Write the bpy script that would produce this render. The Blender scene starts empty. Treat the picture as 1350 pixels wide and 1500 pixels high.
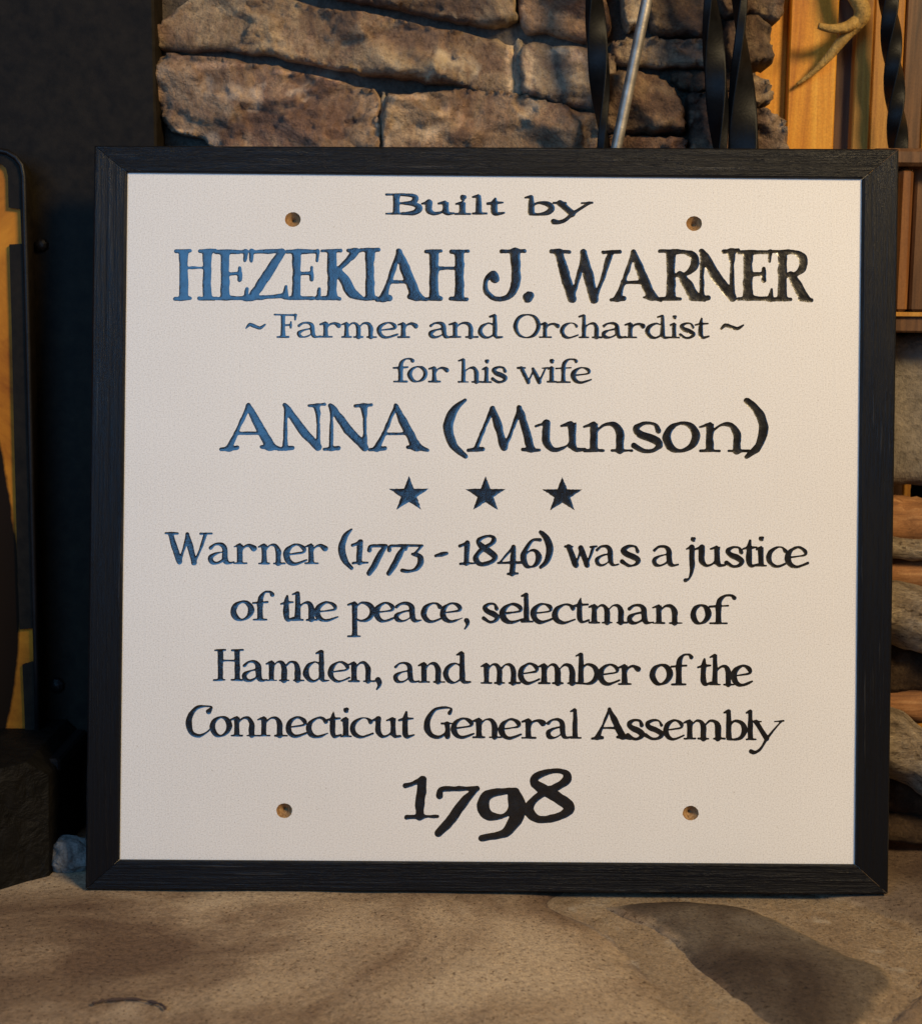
import bpy, math, random
import numpy as np
from mathutils import Vector, Matrix, noise as mnoise
from mathutils.geometry import delaunay_2d_cdt

random.seed(4)
rng = np.random.default_rng(7)
sc = bpy.context.scene
COL = sc.collection

# ------------------------------------------------------------------ camera
LEAN = math.radians(8.0)          # how far the sign leans back
ROLL = math.radians(0.50)
S_PX = 1790.0                     # photograph pixels per metre on the sign's face
DIST = 1.20
F_PX = S_PX * DIST
BX = Vector((1, 0, 0))
BU = Vector((0, math.sin(LEAN), math.cos(LEAN)))
BN = Vector((0, -math.cos(LEAN), math.sin(LEAN)))
UBOT = 0.3096                     # face centre above the sign's lower edge
ROOT = Vector((0, 0, 0.0028))
P0 = ROOT + BU * UBOT
CAM = P0 + BN * DIST
cr = BX * math.cos(ROLL) + BU * math.sin(ROLL)
cu = BU * math.cos(ROLL) - BX * math.sin(ROLL)
cam_d = bpy.data.cameras.new('camera')
cam = bpy.data.objects.new('camera', cam_d)
COL.objects.link(cam)
cam.matrix_world = Matrix(((cr.x, cu.x, BN.x, CAM.x), (cr.y, cu.y, BN.y, CAM.y), (cr.z, cu.z, BN.z, CAM.z), (0, 0, 0, 1)))
cam_d.sensor_fit = 'VERTICAL'
cam_d.sensor_height = 24
cam_d.lens = 24 * F_PX / 1500.0
cam_d.dof.use_dof = True
cam_d.dof.focus_distance = DIST
cam_d.dof.aperture_fstop = 4.5
cam_d.clip_start = 0.05
cam_d.clip_end = 60
sc.camera = cam

# ------------------------------------------------------------------ light
W = bpy.data.worlds.new('World')
sc.world = W
W.use_nodes = True
bg = W.node_tree.nodes['Background']
bg.inputs[0].default_value = (1.0, 0.72, 0.48, 1)
bg.inputs[1].default_value = 0.11


def area(name, b, size, energy, color, target=(0, 0.1, 0.33)):
    """a rectangular lamp: b = (right, up, out) of the sign's face"""
    d = bpy.data.lights.new(name, 'AREA')
    d.shape = 'RECTANGLE'
    d.size, d.size_y = size
    d.energy = energy
    d.color = color
    o = bpy.data.objects.new(name, d)
    COL.objects.link(o)
    p = P0 + BX * b[0] + BU * b[1] + BN * b[2]
    o.location = p
    o.rotation_euler = (Vector(target) - p).to_track_quat('-Z', 'Y').to_euler()
    return o


area('room_lamp', (1.72, 1.42, 2.15), (0.8, 0.6), 100, (1.0, 0.755, 0.42))
area('window_light', (-0.78, 0.42, 1.75), (1.28, 1.0), 18.5, (0.14, 0.48, 1.0), target=(-.3, .1, .4))
sc.view_settings.view_transform = 'Standard'
sc.view_settings.look = 'None'
sc.view_settings.exposure = 0
sc.view_settings.gamma = 1
sc.view_settings.use_curve_mapping = False


# ------------------------------------------------------------------ helpers
def ray(X, Y):
    return (cr * ((X - 675) / F_PX) - cu * ((Y - 750) / F_PX) - BN)


def at_y(X, Y, y):
    d = ray(X, Y)
    return CAM + d * ((y - CAM.y) / d.y)


def at_z(X, Y, z=0.0):
    d = ray(X, Y)
    return CAM + d * ((z - CAM.z) / d.z)


def board(X, Y, n=0.0):
    """photo pixel -> (x, up) on the sign's face, n metres in front of it"""
    k = (DIST - n) / F_PX
    dx, dy = (X - 675) * k, -(Y - 750) * k
    c, s = math.cos(ROLL), math.sin(ROLL)
    return dx * c - dy * s, dx * s + dy * c + UBOT


def mesh_obj(name, verts, faces, mat, parent=None, smooth=False):
    me = bpy.data.meshes.new(name)
    me.from_pydata([tuple(v) for v in verts], [], faces)
    me.validate()
    if smooth:
        me.polygons.foreach_set('use_smooth', [True] * len(me.polygons))
    me.materials.append(mat)
    o = bpy.data.objects.new(name, me)
    COL.objects.link(o)
    if parent:
        o.parent = parent
    return o


def thing(name, label, cat, loc=(0, 0, 0), group=None):
    o = bpy.data.objects.new(name, None)
    o.empty_display_size = 0.05
    COL.objects.link(o)
    o.location = loc
    tag(o, label, cat, group)
    return o


def tag(o, label, cat, group=None):
    o['label'] = label
    o['category'] = cat
    if group:
        o['group'] = group
    return o


class MB:
    """collects shapes for one mesh"""
    def __init__(s, org=(0, 0, 0)):
        s.v, s.f, s.o = [], [], Vector(org)

    def add(s, vs, fs):
        b = len(s.v)
        s.v += [Vector(v) - s.o for v in vs]
        s.f += [tuple(i + b for i in f) for f in fs]

    def box(s, lo, hi, bev=0.0):
        x0, y0, z0 = lo
        x1, y1, z1 = hi
        b = bev
        if b <= 0:
            s.add([(x0, y0, z0), (x1, y0, z0), (x1, y1, z0), (x0, y1, z0), (x0, y0, z1), (x1, y0, z1), (x1, y1, z1), (x0, y1, z1)],
                  [(3, 2, 1, 0), (4, 5, 6, 7), (0, 1, 5, 4), (1, 2, 6, 5), (2, 3, 7, 6), (3, 0, 4, 7)])
            return
        rings = []
        for z, k in ((z0, b), (z0 + b, 0), (z1 - b, 0), (z1, b)):
            rings.append([(x0 + k + b, y0 + k, z), (x1 - k - b, y0 + k, z), (x1 - k, y0 + k + b, z), (x1 - k, y1 - k - b, z),
                          (x1 - k - b, y1 - k, z), (x0 + k + b, y1 - k, z), (x0 + k, y1 - k - b, z), (x0 + k, y0 + k + b, z)])
        vs = [v for r in rings for v in r]
        fs = [tuple(range(7, -1, -1)), tuple(range(24, 32))]
        for j in range(3):
            for i in range(8):
                i2 = (i + 1) % 8
                fs.append((j * 8 + i, j * 8 + i2, j * 8 + 8 + i2, j * 8 + 8 + i))
        s.add(vs, fs)

    def tube(s, pts, rad, seg=12, section=None, twist=0.0):
        """sweep along pts; rad a number or list; section = list of (a,b) in units of rad; twist = radians per metre"""
        pts = [Vector(p) for p in pts]
        n = len(pts)
        rad = rad if isinstance(rad, (list, tuple)) else [rad] * n
        sec = section or [(math.cos(2 * math.pi * k / seg), math.sin(2 * math.pi * k / seg)) for k in range(seg)]
        m = len(sec)
        ref = Vector((0, 1, 0))
        vs, L = [], 0.0
        for i, p in enumerate(pts):
            t = (pts[min(i + 1, n - 1)] - pts[max(i - 1, 0)]).normalized()
            if abs(t.dot(ref)) > 0.95:
                ref = Vector((1, 0, 0))
            a = (ref - t * ref.dot(t)).normalized()
            ref = a
            b = t.cross(a)
            if i:
                L += (pts[i] - pts[i - 1]).length
            c, q = math.cos(L * twist), math.sin(L * twist)
            for (u, w) in sec:
                vs.append(p + (a * (u * c - w * q) + b * (u * q + w * c)) * rad[i])
        fs = []
        for i in range(n - 1):
            for k in range(m):
                k2 = (k + 1) % m
                fs.append((i * m + k, i * m + k2, (i + 1) * m + k2, (i + 1) * m + k))
        fs.append(tuple(range(m - 1, -1, -1)))
        fs.append(tuple((n - 1) * m + k for k in range(m)))
        s.add(vs, fs)

    def build(s, name, mat, parent=None, smooth=False):
        return mesh_obj(name, s.v, s.f, mat, parent, smooth)


def catmull(pts, n=8, closed=False):
    P = [np.array(p, float) for p in pts]
    m = len(P)
    out = []
    for i in range(m if closed else m - 1):
        if closed:
            a, b, c, d = P[(i - 1) % m], P[i], P[(i + 1) % m], P[(i + 2) % m]
        else:
            a, b, c, d = P[max(i - 1, 0)], P[i], P[i + 1], P[min(i + 2, m - 1)]
        for k in range(n):
            t = k / n
            out.append(0.5 * ((2 * b) + (c - a) * t + (2 * a - 5 * b + 4 * c - d) * t * t + (3 * b - a - 3 * c + d) * t ** 3))
    if not closed:
        out.append(P[-1])
    return out


def edges_of(loops):
    A = np.concatenate([np.array(l) for l in loops])
    B = np.concatenate([np.roll(np.array(l), -1, axis=0) for l in loops])
    return A, B


def inside(P, A, B):
    """even-odd test of many points against closed loops"""
    res = np.zeros(len(P), bool)
    for s in range(0, len(P), 2000):
        p = P[s:s + 2000]
        y = p[:, 1:2]
        c = (A[None, :, 1] > y) != (B[None, :, 1] > y)
        dy = B[:, 1] - A[:, 1]
        dy = np.where(np.abs(dy) < 1e-12, 1e-12, dy)
        xi = A[None, :, 0] + (y - A[None, :, 1]) / dy[None] * (B[:, 0] - A[:, 0])[None]
        res[s:s + 2000] = ((c & (p[:, 0:1] < xi)).sum(1) % 2) == 1
    return res


def edge_dist(P, A, B):
    d = np.empty(len(P))
    E = B - A
    L2 = np.maximum((E * E).sum(1), 1e-12)
    for s in range(0, len(P), 1500):
        p = P[s:s + 1500]
        t = ((p[:, None, :] - A[None]) * E[None]).sum(2) / L2[None]
        t = np.clip(t, 0, 1)
        q = A[None] + t[..., None] * E[None] - p[:, None, :]
        d[s:s + 1500] = np.sqrt((q * q).sum(2).min(1))
    return d


def cdt(loops, extra=()):
    vs, es = [], []
    for l in loops:
        b = len(vs)
        n = len(l)
        vs += [Vector((float(p[0]), float(p[1]))) for p in l]
        es += [(b + i, b + (i + 1) % n) for i in range(n)]
    vs += [Vector((float(p[0]), float(p[1]))) for p in extra]
    r = delaunay_2d_cdt(vs, es, [], 0, 1e-7)
    V = np.array([(v.x, v.y) for v in r[0]])
    T = np.array([tuple(f) for f in r[2] if len(f) == 3], int)
    return V, T


# ------------------------------------------------------------------ materials
def mat_base(name, rough=0.6, color=(0.5, 0.5, 0.5), metal=0.0, spec=0.5):
    m = bpy.data.materials.new(name)
    m.use_nodes = True
    b = m.node_tree.nodes['Principled BSDF']
    b.inputs['Roughness'].default_value = rough
    b.inputs['Base Color'].default_value = (*color, 1)
    b.inputs['Metallic'].default_value = metal
    b.inputs['Specular IOR Level'].default_value = spec
    return m, m.node_tree, b


def coords(nt, scale=(1, 1, 1), kind='Object'):
    tc = nt.nodes.new('ShaderNodeTexCoord')
    mp = nt.nodes.new('ShaderNodeMapping')
    mp.inputs['Scale'].default_value = scale
    nt.links.new(tc.outputs[kind], mp.inputs['Vector'])
    return mp.outputs[0]


def nz(nt, vec, scale, detail=5, rough=0.6, dist=0.0):
    n = nt.nodes.new('ShaderNodeTexNoise')
    n.inputs['Scale'].default_value = scale
    n.inputs['Detail'].default_value = detail
    n.inputs['Roughness'].default_value = rough
    n.inputs['Distortion'].default_value = dist
    nt.links.new(vec, n.inputs['Vector'])
    return n.outputs['Fac']


def ramp(nt, fac, stops):
    r = nt.nodes.new('ShaderNodeValToRGB')
    e = r.color_ramp.elements
    while len(e) < len(stops):
        e.new(0.5)
    for k, (p, c) in enumerate(stops):
        e[k].position = p
        e[k].color = (*c, 1)
    nt.links.new(fac, r.inputs[0])
    return r.outputs[0]


def mixc(nt, a, b, fac, mode='MIX'):
    m = nt.nodes.new('ShaderNodeMix')
    m.data_type = 'RGBA'
    m.blend_type = mode
    for sock, val in ((m.inputs[6], a), (m.inputs[7], b), (m.inputs[0], fac)):
        if isinstance(val, (int, float)):
            sock.default_value = val
        elif isinstance(val, tuple):
            sock.default_value = (*val, 1)
        else:
            nt.links.new(val, sock)
    return m.outputs[2]


def math_n(nt, op, a, b):
    m = nt.nodes.new('ShaderNodeMath')
    m.operation = op
    for i, v in enumerate((a, b)):
        if isinstance(v, (int, float)):
            m.inputs[i].default_value = v
        else:
            nt.links.new(v, m.inputs[i])
    return m.outputs[0]


def bump(nt, b, h, strength=0.5, dist=0.001, prev=None):
    n = nt.nodes.new('ShaderNodeBump')
    n.inputs['Strength'].default_value = strength
    n.inputs['Distance'].default_value = dist
    nt.links.new(h, n.inputs['Height'])
    if prev is not None:
        nt.links.new(prev, n.inputs['Normal'])
    nt.links.new(n.outputs[0], b.inputs['Normal'])
    return n.outputs[0]


def m_paint_white():
    m, nt, b = mat_base('white_paint', 0.55, spec=0.35)
    v = coords(nt)
    f = nz(nt, v, 900, 3, 0.7)
    c = ramp(nt, f, [(0.30, (0.56, 0.53, 0.49)), (0.5, (0.74, 0.715, 0.68)), (0.66, (0.82, 0.795, 0.76))])
    dk = nz(nt, v, 420, 2, 0.5)
    spk = ramp(nt, dk, [(0.70, (1, 1, 1)), (0.76, (0.72, 0.68, 0.64))])
    c = mixc(nt, c, spk, 1.0, 'MULTIPLY')
    big = ramp(nt, nz(nt, v, 5, 4, 0.6), [(0.3, (0.95, 0.94, 0.93)), (0.7, (1, 1, 1))])
    nt.links.new(mixc(nt, c, big, 1.0, 'MULTIPLY'), b.inputs['Base Color'])
    g = coords(nt, (260, 260, 9))
    p = bump(nt, b, nz(nt, g, 1, 3, 0.6), 0.2, 0.0006)
    bump(nt, b, f, 0.12, 0.0004, p)
    return m


def m_black_letter():
    m, nt, b = mat_base('black_enamel', 0.3, (0.003, 0.0035, 0.005), spec=0.86)
    v = coords(nt)
    nt.links.new(ramp(nt, nz(nt, v, 120, 4, 0.6), [(0.3, (0.17, 0.17, 0.17)), (0.75, (0.34, 0.34, 0.34))]), b.inputs['Roughness'])
    bump(nt, b, nz(nt, v, 260, 4, 0.65), 0.3, 0.0006)
    return m


def m_black_wood(name, scale):
    m, nt, b = mat_base(name, 0.42, (0.008, 0.008, 0.009), spec=0.16)
    v = coords(nt, scale)
    g = nz(nt, v, 1, 6, 0.7)
    nt.links.new(ramp(nt, g, [(0.35, (0.003, 0.003, 0.004)), (0.6, (0.006, 0.006, 0.007)), (0.76, (0.05, 0.048, 0.045))]), b.inputs['Base Color'])
    nt.links.new(ramp(nt, g, [(0.35, (0.5, 0.5, 0.5)), (0.62, (0.22, 0.22, 0.22))]), b.inputs['Roughness'])
    p = bump(nt, b, g, 0.9, 0.0014)
    bump(nt, b, nz(nt, coords(nt), 800, 2, 0.7), 0.3, 0.0004, p)
    return m


def m_stone(name, cols, scale=1.0, bumpk=1.0, rough=0.85, tint=True, stops=(0.30, 0.45, 0.56, 0.70), fine=1.0, soft=0.68, pits=0.0, stretch=(1, 1, 1)):
    m, nt, b = mat_base(name, rough, spec=0.25)
    v = coords(nt, stretch)
    n1 = nz(nt, v, 13 * scale, 7, soft, 0.8)
    c = ramp(nt, n1, [(p_, c_) for p_, c_ in zip(stops, cols)])
    n2 = nz(nt, v, 160 * scale * fine, 6, 0.75)
    c = mixc(nt, c, ramp(nt, n2, [(0.30, (0.42, 0.40, 0.38)), (0.5, (0.9, 0.9, 0.9)), (0.72, (1.25, 1.22, 1.18))]), 0.9, 'MULTIPLY')
    n3 = nz(nt, v, 30 * scale, 3, 0.5)
    c = mixc(nt, c, cols[4], ramp(nt, n3, [(0.62, (0, 0, 0)), (0.74, (0.7, 0.7, 0.7))]))
    if tint:
        at = nt.nodes.new('ShaderNodeAttribute')
        at.attribute_name = 'tint'
        c = mixc(nt, c, at.outputs['Color'], 1.0, 'MULTIPLY')
    if pits:
        pf = nz(nt, v, 330, 3, 0.55)
        c = mixc(nt, c, ramp(nt, pf, [(0.33, (0.30, 0.24, 0.2)), (0.40, (1, 1, 1))]), pits, 'MULTIPLY')
        gr = nz(nt, v, 900, 2, 0.6)
        c = mixc(nt, c, ramp(nt, gr, [(0.3, (0.68, 0.66, 0.65)), (0.7, (1.22, 1.22, 1.2))]), pits, 'MULTIPLY')
    nt.links.new(c, b.inputs['Base Color'])
    p = bump(nt, b, nz(nt, v, 45 * scale, 8, 0.65), 1.0 * bumpk, 0.009)
    bump(nt, b, n2, 0.8 * bumpk, 0.0025, p)
    return m


def m_wood(name, cols, scale, rough=0.5):
    m, nt, b = mat_base(name, rough, spec=0.35)
    v = coords(nt, scale)
    g = nz(nt, v, 1, 6, 0.62, 0.8)
    c = ramp(nt, g, [(0.32, cols[0]), (0.5, cols[1]), (0.68, cols[2])])
    c = mixc(nt, c, ramp(nt, nz(nt, coords(nt), 700, 2, 0.6), [(0.35, (0.75, 0.72, 0.7)), (0.65, (1.1, 1.1, 1.1))]), 0.6, 'MULTIPLY')
    nt.links.new(c, b.inputs['Base Color'])
    bump(nt, b, g, 0.35, 0.001)
    return m


def m_iron(name, col=(0.012, 0.012, 0.013), rough=0.45, b_s=90, metal=0.0, spec=0.4):
    m, nt, b = mat_base(name, rough, col, metal, spec=spec)
    v = coords(nt)
    f = nz(nt, v, b_s, 5, 0.6)
    nt.links.new(ramp(nt, f, [(0.3, tuple(c * 0.6 for c in col)), (0.7, tuple(c * 1.5 for c in col))]), b.inputs['Base Color'])
    bump(nt, b, nz(nt, v, 500, 4, 0.6), 0.3, 0.0006)
    return m


M_WHITE = m_paint_white()
M_LET = m_black_letter()
M_RAIL_H = m_black_wood('black_painted_wood_across', (9, 300, 300))
M_RAIL_V = m_black_wood('black_painted_wood_upright', (300, 300, 9))
M_RAW = m_wood('raw_hole_wood', [(0.16, 0.08, 0.03), (0.30, 0.17, 0.07), (0.42, 0.27, 0.13)], (500, 500, 60), 0.8)
M_STONE = m_stone('ledge_stone', [(0.055, 0.036, 0.028), (0.13, 0.090, 0.068), (0.215, 0.168, 0.118), (0.34, 0.28, 0.195), (0.38, 0.34, 0.27)], pits=0.4)
M_MORTAR = m_stone('mortar_dark', [(0.05, 0.04, 0.03), (0.085, 0.066, 0.05), (0.115, 0.09, 0.07), (0.15, 0.12, 0.09), (0.15, 0.13, 0.10)], tint=False)
M_IRON = m_iron('wrought_iron', (0.005, 0.005, 0.0052), 0.42, spec=0.10)
M_STOVE = m_iron('stove_black_steel', (0.010, 0.0072, 0.0042), 0.62, spec=0.12)
M_CAST = m_iron('cast_iron', (0.007, 0.006, 0.006), 0.45, 60, spec=0.22)
M_SOOT = m_iron('sooty_cast_iron', (0.005, 0.0045, 0.004), 0.6, 60, spec=0.10)
_nt = M_SOOT.node_tree
bump(_nt, _nt.nodes['Principled BSDF'], nz(_nt, coords(_nt), 48, 5, 0.6, 0.4), 0.8, 0.008)
M_STEEL = m_iron('bare_steel', (0.30, 0.27, 0.23), 0.5, 70, 0.7)


# ------------------------------------------------------------------ lettering: stroke skeletons, widths in stem units
def foot(x, h=0.2, y=0.03, w=0.34):
    return ('S', [(x - h, y, w), (x + h, y, w)])


def stem(x, top, base=0.04, w0=1.0, w1=1.0):
    m = (top + base) / 2
    return ('V', [(x, top, w0), (x, m, 0.92), (x, base, w1)])


def wedge(x, y, dx=0.2, dy=0.10):
    return ('S', [(x - dx, y - dy, 0.28), (x, y, 0.55)])


G = {}
# lower case: y in x-heights
G['a'] = [('C', [(.12, .76, .6), (.28, .93, .42), (.5, .94, .6), (.64, .76, .9), (.66, .4, 1.0), (.70, .12, .9), (.82, .03, .5), (.99, .07, .28)]),
          ('C', [(.64, .58, .34), (.35, .5, .38), (.13, .32, .8), (.15, .1, .8), (.32, .02, .45), (.52, .12, .36), (.66, .3, .3)])]
G['b'] = [stem(.24, 1.46, .12, .75), wedge(.24, 1.47), ('C', [(.27, .72, .34), (.48, .95, .4), (.78, .84, .8), (.90, .5, 1.0), (.78, .15, .8), (.5, .01, .42), (.2, .05, .5)])]
G['c'] = [('C', [(.88, .76, .8), (.74, .93, .45), (.5, .95, .4), (.2, .74, .8), (.1, .42, 1.0), (.22, .12, .85), (.52, .0, .5), (.97, .18, .28)])]
G['d'] = [('C', [(.66, .82, .34), (.44, .95, .36), (.18, .74, .8), (.1, .4, 1.0), (.22, .1, .8), (.44, .02, .42), (.68, .22, .3)]), stem(.7, 1.46, .14, .75), wedge(.7, 1.47, .2), ('C', [(.7, .18, .9), (.78, .04, .6), (1.0, .05, .28)])]
G['e'] = [('C', [(.14, .47, .34), (.5, .52, .32), (.84, .60, .42), (.84, .78, .75), (.62, .95, .46), (.4, .93, .46), (.16, .70, .9), (.1, .4, 1.05), (.22, .12, .85), (.5, .01, .52), (.97, .2, .28)])]
G['f'] = [('C', [(.94, 1.36, .8), (.84, 1.48, .45), (.6, 1.46, .45), (.42, 1.2, .85), (.38, .8, 1.0)]), stem(.38, .9), ('S', [(.06, .90, .36), (.72, .95, .34)]), foot(.38, .3)]
G['h'] = [stem(.22, 1.46, .04, .75), wedge(.22, 1.47), ('C', [(.24, .66, .3), (.46, .90, .36), (.66, .90, .7), (.76, .62, 1.0), (.76, .3, 1.0), (.76, .04, 1.0)]), foot(.22, .2), foot(.78, .2)]
G['i'] = [stem(.5, .93), wedge(.5, .94, .35), foot(.52, .42), ('S', [(.55, 1.36, 1.0), (.62, 1.40, .6)])]
G['j'] = [('C', [(.62, .93, 1.0), (.62, .4, 1.0), (.60, -.2, .85), (.42, -.58, .5), (.12, -.68, .75)]), wedge(.6, .94, .4), ('S', [(.74, 1.32, 1.0), (.80, 1.35, .6)])]
G['l'] = [stem(.45, 1.46, .04, .75), wedge(.45, 1.47, .35), foot(.52, .42)]
G['m'] = [stem(.15, .93), wedge(.15, .94, .13), foot(.15, .13),
          ('C', [(.17, .66, .3), (.30, .92, .36), (.42, .88, .7), (.48, .6, 1.0), (.48, .3, 1.0), (.48, .04, 1.0)]), foot(.48, .12),
          ('C', [(.50, .66, .3), (.63, .92, .36), (.77, .88, .7), (.83, .6, 1.0), (.83, .3, 1.0), (.83, .04, 1.0)]), foot(.86, .13)]
G['n'] = [stem(.22, .93), wedge(.22, .94, .2), foot(.22, .19), ('C', [(.24, .64, .3), (.44, .91, .36), (.64, .90, .7), (.75, .62, 1.0), (.75, .3, 1.0), (.75, .04, 1.0)]), foot(.79, .2)]
G['o'] = [('CC', [(.5, .96, .42), (.22, .80, .8), (.1, .46, 1.05), (.24, .12, .85), (.5, .02, .42), (.78, .2, .8), (.90, .54, 1.05), (.76, .86, .8)])]
G['p'] = [stem(.24, .93, -.78), wedge(.24, .95, .24), foot(.22, .22, -.80), ('C', [(.27, .68, .34), (.48, .95, .4), (.78, .84, .8), (.90, .5, 1.0), (.78, .15, .8), (.5, .01, .42), (.26, .12, .4)])]
G['r'] = [stem(.28, .93), wedge(.28, .94, .24), foot(.3, .27), ('C', [(.3, .55, .3), (.46, .82, .4), (.68, .90, .6), (.88, .76, 1.05)])]
G['s'] = [('C', [(.84, .70, .75), (.72, .92, .45), (.42, .95, .5), (.16, .78, .85), (.28, .58, .95), (.64, .43, 1.0), (.87, .24, .9), (.70, .04, .55), (.4, .01, .5), (.08, .2, .75)])]
G['t'] = [('C', [(.48, 1.28, .35), (.42, .95, .85), (.40, .5, 1.0), (.42, .18, .95), (.58, .03, .6), (.97, .12, .28)]), ('S', [(.03, .86, .4), (.4, .93, .5), (.9, .95, .34)])]
G['u'] = [('C', [(.22, .93, 1.0), (.21, .6, 1.0), (.22, .28, .95), (.36, .04, .6), (.56, .10, .4), (.74, .34, .3)]), wedge(.2, .94, .2), stem(.74, .95, .12), wedge(.72, .95, .2), ('C', [(.74, .18, .9), (.82, .04, .55), (1.0, .06, .28)])]
G['w'] = [('S', [(.12, .92, .9), (.34, .04, 1.0)]), ('S', [(.34, .03, .4), (.52, .82, .4)]), ('S', [(.50, .88, .9), (.70, .04, 1.0)]), ('S', [(.70, .03, .4), (.90, .90, .5)]), ('S', [(.0, .94, .34), (.24, .94, .34)]), ('S', [(.80, .92, .34), (1.0, .95, .34)])]
G['y'] = [('S', [(.2, .92, .9), (.5, .08, .95)]), ('C', [(.92, .92, .42), (.72, .52, .42), (.5, .04, .5), (.34, -.42, .5), (.18, -.62, .6), (.04, -.56, .8)]), ('S', [(.04, .95, .32), (.34, .93, .34)]), ('S', [(.74, .93, .32), (1.0, .97, .32)])]
G[','] = [('C', [(.45, .10, 1.0), (.62, -.02, .85), (.55, -.2, .5), (.25, -.36, .3)])]
G['.'] = [('S', [(.42, .10, 1.05), (.6, .16, .9)])]
G['-'] = [('S', [(.08, .44, .55), (.5, .5, .8), (.92, .56, .6)])]
G['~'] = [('C', [(.04, .60, .4), (.22, .84, .75), (.45, .74, .8), (.72, .62, .75), (.97, .84, .4)])]
# capitals: y in cap-heights
G['A'] = [('S', [(.13, .04, .85), (.24, .33, .5), (.45, .96, .5)]), ('S', [(.45, .97, .55), (.56, .66, 1.0), (.80, .08, 1.15)]), ('S', [(.24, .36, .38), (.68, .36, .40)]), ('S', [(.0, .01, .4), (.26, .04, .55)]), ('S', [(.66, .06, .42), (.86, .06, .7), (1.0, .0, .36)])]
G['B'] = [stem(.28, .97), ('S', [(.0, .985, .3), (.5, .98, .34)]), ('S', [(.0, .015, .3), (.5, .02, .34)]), ('C', [(.45, .98, .34), (.74, .92, .6), (.82, .76, .95), (.7, .58, .6), (.36, .54, .34)]), ('C', [(.5, .54, .34), (.82, .46, .7), (.92, .28, 1.05), (.78, .07, .7), (.45, .02, .34)])]
G['C'] = [('C', [(.86, .80, .9), (.97, .95, .35), (.66, .97, .5), (.38, .90, .6), (.14, .62, .95), (.12, .34, 1.05), (.24, .1, .85), (.5, .01, .6), (.78, .12, .42), (1.0, .3, .3)])]
G['E'] = [stem(.28, .96), ('S', [(.0, .96, .4), (.3, .965, .5), (.92, .96, .42)]), ('S', [(.0, .03, .36), (.3, .035, .5), (.94, .04, .42)]), ('S', [(.28, .52, .38), (.72, .53, .42)]),
          ('S', [(.93, .97, .5), (.90, .78, .34)]), ('S', [(.74, .64, .4), (.74, .40, .5)]), ('S', [(.93, .04, .6), (.97, .22, .36)])]
G['F'] = [stem(.38, .96), ('S', [(.0, .97, .38), (.4, .96, .45), (.96, .95, .42)]), foot(.38, .25, .02, .4), ('S', [(.38, .52, .36), (.74, .54, .4)]), ('S', [(.95, .97, .5), (.93, .76, .34)]), ('S', [(.74, .66, .36), (.73, .42, .4)])]
G['G'] = [('C', [(.92, .80, .7), (.98, .95, .35), (.66, .97, .48), (.38, .90, .6), (.14, .62, .95), (.10, .34, 1.05), (.24, .09, .85), (.5, .01, .6), (.72, .10, .45), (.84, .3, .4)]), ('S', [(.84, .44, .9), (.86, .04, 1.0)]), ('S', [(.64, .46, .34), (1.0, .46, .34)])]
G['H'] = [stem(.22, .96, .04, 1.02, 1.02), stem(.80, .96, .04, 1.02, 1.02), ('S', [(.03, .97, .4), (.38, .98, .4)]), ('S', [(.62, .97, .4), (1., .98, .4)]), ('S', [(.0, .02, .42), (.38, .03, .42)]), ('S', [(.60, .03, .42), (.97, .02, .42)]), ('S', [(.25, .64, .36), (.78, .64, .36)])]
G['I'] = [stem(.55, .97, .04, 1.02, 1.02), ('S', [(.08, 1.0, .42), (.98, 1.01, .42)]), ('S', [(.06, .03, .4), (.9, .04, .42)])]
G['J'] = [('C', [(.78, .95, 1.1), (.80, .6, 1.0), (.78, .28, .95), (.6, .06, .65), (.32, .03, .5), (.10, .18, .6), (.10, .40, .5), (.26, .50, .9), (.30, .42, 1.0)]), ('S', [(.46, .97, .42), (1.0, .98, .42)])]
G['K'] = [stem(.28, .96, .04, 1.0, 1.02), ('S', [(.04, .97, .4), (.48, .98, .4)]), ('S', [(.0, .03, .4), (.46, .02, .42)]), ('S', [(.82, .95, .8), (.60, .74, .55), (.36, .55, .42)]), ('C', [(.42, .58, .7), (.60, .36, 1.05), (.74, .14, 1.1), (.98, .03, .5)]), ('S', [(.66, .98, .4), (.96, .98, .4)])]
G['M'] = [('S', [(.10, .04, .5), (.22, .5, .5), (.34, .95, .55)]), ('S', [(.34, .93, .7), (.42, .55, 1.0), (.50, .08, 1.0)]), ('S', [(.50, .05, .5), (.60, .4, .5), (.72, .95, .5)]), ('S', [(.72, .95, .7), (.80, .5, 1.0), (.88, .06, 1.1)]), ('S', [(.0, .02, .5), (.2, .04, .6)]), ('S', [(.76, .03, .42), (1.0, .02, .4)])]
G['N'] = [('S', [(.16, .95, .5), (.15, .5, .46), (.14, .04, .6)]), ('S', [(.13, .98, .6), (.20, .88, .9), (.5, .45, 1.1), (.86, .06, .9)]), ('S', [(.84, .95, .9), (.86, .7, .46), (.87, .05, .55)]), ('S', [(.0, .02, .48), (.30, .05, .55)]), ('S', [(.66, .97, .42), (1.0, 1.0, .45)])]
G['O'] = [('CC', [(.52, .98, .36), (.22, .86, .75), (.08, .5, 1.0), (.2, .14, .8), (.48, .01, .36), (.78, .14, .75), (.92, .5, 1.0), (.80, .86, .8)])]
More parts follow.
